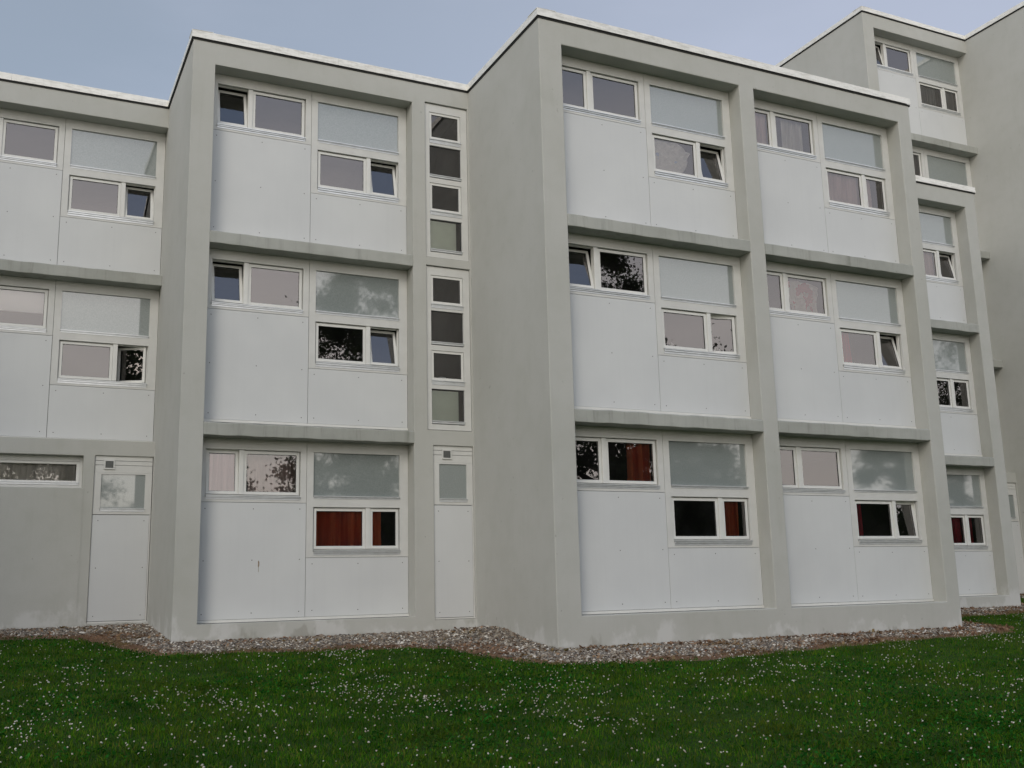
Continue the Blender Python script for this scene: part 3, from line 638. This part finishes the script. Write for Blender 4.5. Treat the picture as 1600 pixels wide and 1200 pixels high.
# blades -----------------------------------------------------------
def blades(name, P, h, w, m, lean=.45):
    n = len(P); a = rng.uniform(0, 6.283, n); la = rng.uniform(0, 6.283, n); l = np.abs(rng.normal(0, lean, n)) * h
    dx = np.cos(a) * w; dy = np.sin(a) * w; v = np.empty((n, 5, 3))
    b = P; v[:, 0] = b + np.stack([-dx, -dy, -.004 + 0 * dx], 1); v[:, 1] = b + np.stack([dx, dy, -.004 + 0 * dx], 1)
    m1 = b + np.stack([np.cos(la) * l * .35, np.sin(la) * l * .35, h * .6], 1); v[:, 2] = m1 + np.stack([dx * .75, dy * .75, 0 * dx], 1); v[:, 3] = m1 - np.stack([dx * .75, dy * .75, 0 * dx], 1)
    v[:, 4] = b + np.stack([np.cos(la) * l, np.sin(la) * l, h], 1)
    k = np.arange(n)[:, None] * 5; f = np.concatenate([k + [0, 1, 2], k + [0, 2, 3], k + [3, 2, 4]], 1).reshape(-1, 3)
    return npmesh(name, v.reshape(-1, 3), f, [m])
def inside_lawn(x, y):      # in front of the lawn edge
    ok = np.zeros(len(x), bool); yy = np.interp(x, Ed[:, 0], Ed[:, 1]) if False else None
    poly = np.vstack([Ed, [[60, 14], [60, -5], [-40, -5], [-40, 17.7]]]); j = len(poly) - 1; c = np.zeros(len(x), bool)
    for i in range(len(poly)):
        xi, yi = poly[i]; xj, yj = poly[j]; cr = ((yi > y) != (yj > y)) & (x < (xj - xi) * (y - yi) / (yj - yi + 1e-12) + xi); c ^= cr; j = i
    return c
def frame_mask(x, y, mg=.10):     # the part of the lawn within and around the view, by bearing from the viewpoint
    r = x * R_.x + y * R_.y - H * R_.z; f = x * F_.x + y * F_.y - H * F_.z; q = r / np.maximum(f, .1)
    return (np.abs(q) < .49 + mg) & (y > 4.2)
def lawn_pts(n, x0=-3, x1=24, y0=4.5, y1=18):
    x = rng.uniform(x0, x1, n); y = rng.uniform(y0, y1, n); k = frame_mask(x, y) & inside_lawn(x, y); x = x[k]; y = y[k]
    d = np.hypot(x, y); k = rng.random(len(x)) < np.clip(1.25 - d / 24, .5, 1); x = x[k]; y = y[k]
    return np.column_stack([x, y, ghe(x, y)])
def fbm(x, y, s, seed):
    r = np.random.default_rng(seed); o = 0
    for i in range(7):
        a = r.uniform(0, 6.28); k = s * 1.45 ** i; o = o + np.sin((x * np.cos(a) + y * np.sin(a)) * k + r.uniform(0, 6.28) + .8 * np.sin(y * k * .6 + i)) / 1.25 ** i
    return o / 3.0
P = lawn_pts(820000); hf = fbm(P[:, 0], P[:, 1], 1.1, 5)
hg = fbm(P[:, 0], P[:, 1], 5.0, 15); h = (.030 + .010 * np.clip(hf, -1, 1.3) + .014 * np.clip(hg, -1, 1.4)) * rng.lognormal(0, .35, len(P)); h = np.clip(h, .008, .11)
o = blades('grass', P, h, rng.uniform(.0016, .0042, len(P)), 'grass_blade', .75); tag(o, 'short dark green mown grass in front of the building', 'grass', kind='stuff')
P = lawn_pts(1700); h = rng.uniform(.08, .16, len(P)); o = blades('tall_grass', P, h, rng.uniform(.0012, .002, len(P)), 'grass_blade', .25); tag(o, 'scattered taller grass stems standing out of the lawn', 'grass', kind='stuff')
# clover leaves, in patches
P = lawn_pts(300000); cfm = fbm(P[:, 0], P[:, 1], .9, 8); P = P[(cfm + rng.normal(0, .3, len(P))) > .25]; n = len(P)
a = rng.uniform(0, 6.28, n); r_ = rng.uniform(.007, .015, n); hh = rng.uniform(.022, .055, n); K = 6; v = np.empty((n, K, 3)); tx = rng.normal(0, .5, n); ty = rng.normal(-.2, .5, n)
for k in range(K): ca = np.cos(a + k * 6.283 / K) * r_; sa = np.sin(a + k * 6.283 / K) * r_; v[:, k] = P + np.stack([ca, sa, hh + ca * tx + sa * ty], 1)
o = npmesh('clover_leaves', v.reshape(-1, 3), (np.arange(n)[:, None] * K + np.arange(K)), ['clover_leaf']); tag(o, 'patches of round clover leaves low in the lawn', 'clover', kind='stuff')
# clover flowers: clustered white heads
P = lawn_pts(150000); cfm = fbm(P[:, 0], P[:, 1], .8, 21) + .9 * fbm(P[:, 0], P[:, 1], 2.6, 4); pr_ = np.clip((cfm + .15) * .75,   .24, 1) ** 1.5 * .44; P = P[rng.random(len(P)) < pr_]
n = len(P); hh = rng.uniform(.035, .07, n); Q = P.copy(); Q[:, 2] += hh
o = scatter_ico('clover_flowers', Q, rng.uniform(.0045, .0100, n), .85, 'petal', .3); tag(o, 'small white clover flowers dotted all over the lawn', 'flowers', kind='stuff')
# dry brown grass and leaf litter on the margin
q0 = sel; P, _ = sample_quads(gv, q0, 6500); de = fr_t(P); br = ((P[:, 0] - 5.9) ** 2 + (P[:, 1] - 13.6) ** 2 < .45) | ((P[:, 0] - 1.5) ** 2 + (P[:, 1] - 17.0) ** 2 < .35)
k = (de < .34 + .1 * np.sin(P[:, 0] * 1.7) + .08 * np.sin(P[:, 0] * 4.1 + 1)) | br; P = P[k]
x = rng.uniform(-1, 24, 60000); y = rng.uniform(11, 18, 60000); kk = inside_lawn(x, y); P2 = np.column_stack([x[kk], y[kk], ghe(x[kk], y[kk])]); d2 = fr_t(P2); P2 = P2[d2 < .05 + np.abs(rng.normal(0, .06, len(P2)))]
P = np.vstack([P, P2]); o = blades('dry_grass', P, rng.uniform(.010, .030, len(P)), rng.uniform(.001, .003, len(P)), 'dry_grass', 1.2); tag(o, 'reddish brown dried grass between the lawn and the gravel', 'dry grass', kind='stuff')
P, _ = sample_quads(gv, sel, 420); de = fr_t(P); P = P[(rng.random(len(P)) < .16 + .9 * ((np.sin(P[:, 0] * 2.3) + np.sin(P[:, 0] * 5.2 + 2) + 1.5 * np.sin(P[:, 1] * 9 + P[:, 0] * 2)) > .9) * (P[:, 0] > 9.0) + .5 * (np.exp(-((P[:, 1] - 13.05) ** 2) / .01)))]
n = len(P); a = rng.uniform(0, 6.28, n); K = 5; r_ = rng.uniform(.012, .032, n); v = np.empty((n, K, 3)); tx = rng.normal(0, .5, n); ty = rng.normal(0, .5, n)
for k in range(K): ca = np.cos(a + k * 6.283 / K) * r_; sa = np.sin(a + k * 6.283 / K) * r_ * .7; v[:, k] = P + np.stack([ca, sa, .03 + ca * tx + sa * ty], 1)
o = npmesh('leaf_litter', v.reshape(-1, 3), (np.arange(n)[:, None] * K + np.arange(K)), ['dry_grass']); tag(o, 'brown dead leaves lying on the pebbles by the walls', 'leaves', kind='stuff')

# ------------------------------------------------------------------ trees behind the viewer, seen mirrored in the panes; one more added at left for shade
def tree(x, y, h, crown_r, crown_z0, label, seed, dens_=1.0):
    r = np.random.default_rng(seed); root = empty('broadleaf_tree', (x, y, 0)); tag(root, label, 'tree', 'trees standing across the lawn, opposite the building')
    mb = MB(); mb.mi('bark')
    def limb(p0, p1, r0, r1, n=8):
        p0 = np.array(p0, float); p1 = np.array(p1, float); d = p1 - p0; L = np.linalg.norm(d); d /= L; u = np.cross(d, [0.3, 1, .1]); u /= np.linalg.norm(u); w = np.cross(d, u); b = len(mb.v); st = 5
        for s in range(st + 1):
            t = s / st; c = p0 + d * L * t + u * .03 * L * math.sin(t * 5 + seed); rr = r0 + (r1 - r0) * t
            for i in range(n): an = 6.2832 * i / n; mb.v.append(tuple(c + u * rr * math.cos(an) + w * rr * math.sin(an)))
        for s in range(st):
            for i in range(n): mb.f.append((b + s * n + i, b + s * n + (i + 1) % n, b + (s + 1) * n + (i + 1) % n, b + (s + 1) * n + i)); mb.m.append(0)
    limb((0, 0, -.2), (.2, .1, h * .75), .028 * h, .008 * h); tips = []
    for i in range(16):
        t = r.uniform(crown_z0 / h, .8); a = r.uniform(0, 6.28); e = crown_r * r.uniform(.6, 1); z0 = h * .75 * t
        q = (math.cos(a) * e, math.sin(a) * e, min(h * .96, z0 + e * r.uniform(.3, .9))); limb((.2 * t, .1 * t, z0), q, .010 * h, .003 * h, 6); tips.append(q)
    tr = mb.build('trunk'); tr.parent = root
    cs = []
    for i in range(int(210 * dens_)):
        a = r.uniform(0, 6.28); rr = crown_r * math.sqrt(r.uniform(0, 1)); z = r.uniform(0, 1) ** 1.35; lim = crown_r * math.sin(math.pi * min(.97, .12 + z * .85)) ** .7
        cs.append((math.cos(a) * min(rr, lim), math.sin(a) * min(rr, lim), crown_z0 + (h - crown_z0) * z))
    C = np.array(cs); n = int(60000 * dens_); ci = r.integers(0, len(C), n); P = C[ci] + r.normal(0, 1, (n, 3)) * (r.uniform(.20, .48, len(C))[ci])[:, None] * [1, 1, .7]
    s = r.uniform(.06, .11, n); nn = r.normal(0, 1, (n, 3)); nn /= np.linalg.norm(nn, axis=1)[:, None]; u = np.cross(nn, r.normal(0, 1, (n, 3))); u /= np.linalg.norm(u, axis=1)[:, None]; w = np.cross(nn, u)
    v = np.stack([P - u * s[:, None], P + w * s[:, None] * .55, P + u * s[:, None], P - w * s[:, None] * .55], 1)
    npmesh('crown', v.reshape(-1, 3), (np.arange(n)[:, None] * 4 + np.arange(4)), ['tree_leaf'], parent=root)
tree(14.0, -10.5, 15.8, 3.7, 2.6, 'tall broadleaf tree mirrored in the panes of the middle section', 1, 1.1)
tree(22.4, -10.5, 16.4, 2.8, 2.2, 'tall broadleaf tree mirrored in the upper left panes of the frontmost section', 2, .95)
tree(27.6, -12.5, 8.4, 3.4, 1.8, 'lower broadleaf tree mirrored in the ground floor panes of the frontmost section', 3, .8)
tree(7.4, -12.0, 6.6, 3.2, 1.2, 'small bushy tree mirrored faintly in the ground floor panes at left', 4, .7)
tree(1.0, -12.5, 8.4, 4.0, 1.0, 'spreading tree mirrored in the low ribbon window at the left edge', 5, .9)
tree(42.0, -11.0, 10.5, 3.7, .8, 'rounded tree mirrored in the large ground floor pane of the right bay', 6, 1.0)
tree(50.0, -11.0, 16.5, 6.0, 1.5, 'broad tree mirrored in the panes just right of the frontmost section', 7, 1.0)
tree(-9.6, 10.6, 12.5, 4.2, 1.0, 'dense tree added out of view at left to shade the side wall, mirrored in the open casement', 8, 1.2)  # unseen tree, added to shade the side wall of the middle section
def hedge(x0, x1, y, h, d):
    root = empty('hedge', ((x0 + x1) / 2, y, 0)); tag(root, 'long tall hedge across the lawn, mirrored low in the ground floor panes', 'hedge')
    w = (x1 - x0) / 2; mb = MB(); mb.box(-w, w, -d / 2 + .15, d / 2 - .15, 0, h - .2, 'tree_leaf'); c = mb.build('inner_growth'); c.parent = root
    n = 60000; P = np.column_stack([rng.uniform(-w, w, n), rng.uniform(-d / 2, d / 2, n), rng.uniform(0, h, n) ** .9]); P[:, 2] += .25 * np.sin(P[:, 0] * .9) + .12 * np.sin(P[:, 0] * 3.1)
    s = rng.uniform(.05, .12, n); nn = rng.normal(0, 1, (n, 3)); nn /= np.linalg.norm(nn, axis=1)[:, None]; u = np.cross(nn, rng.normal(0, 1, (n, 3))); u /= np.linalg.norm(u, axis=1)[:, None]; w_ = np.cross(nn, u)
    v = np.stack([P - u * s[:, None], P + w_ * s[:, None] * .55, P + u * s[:, None], P - w_ * s[:, None] * .55], 1)
    npmesh('foliage', v.reshape(-1, 3), (np.arange(n)[:, None] * 4 + np.arange(4)), ['tree_leaf'], parent=root)
hedge(-6, 62, -16.5, 6.3, 1.6)
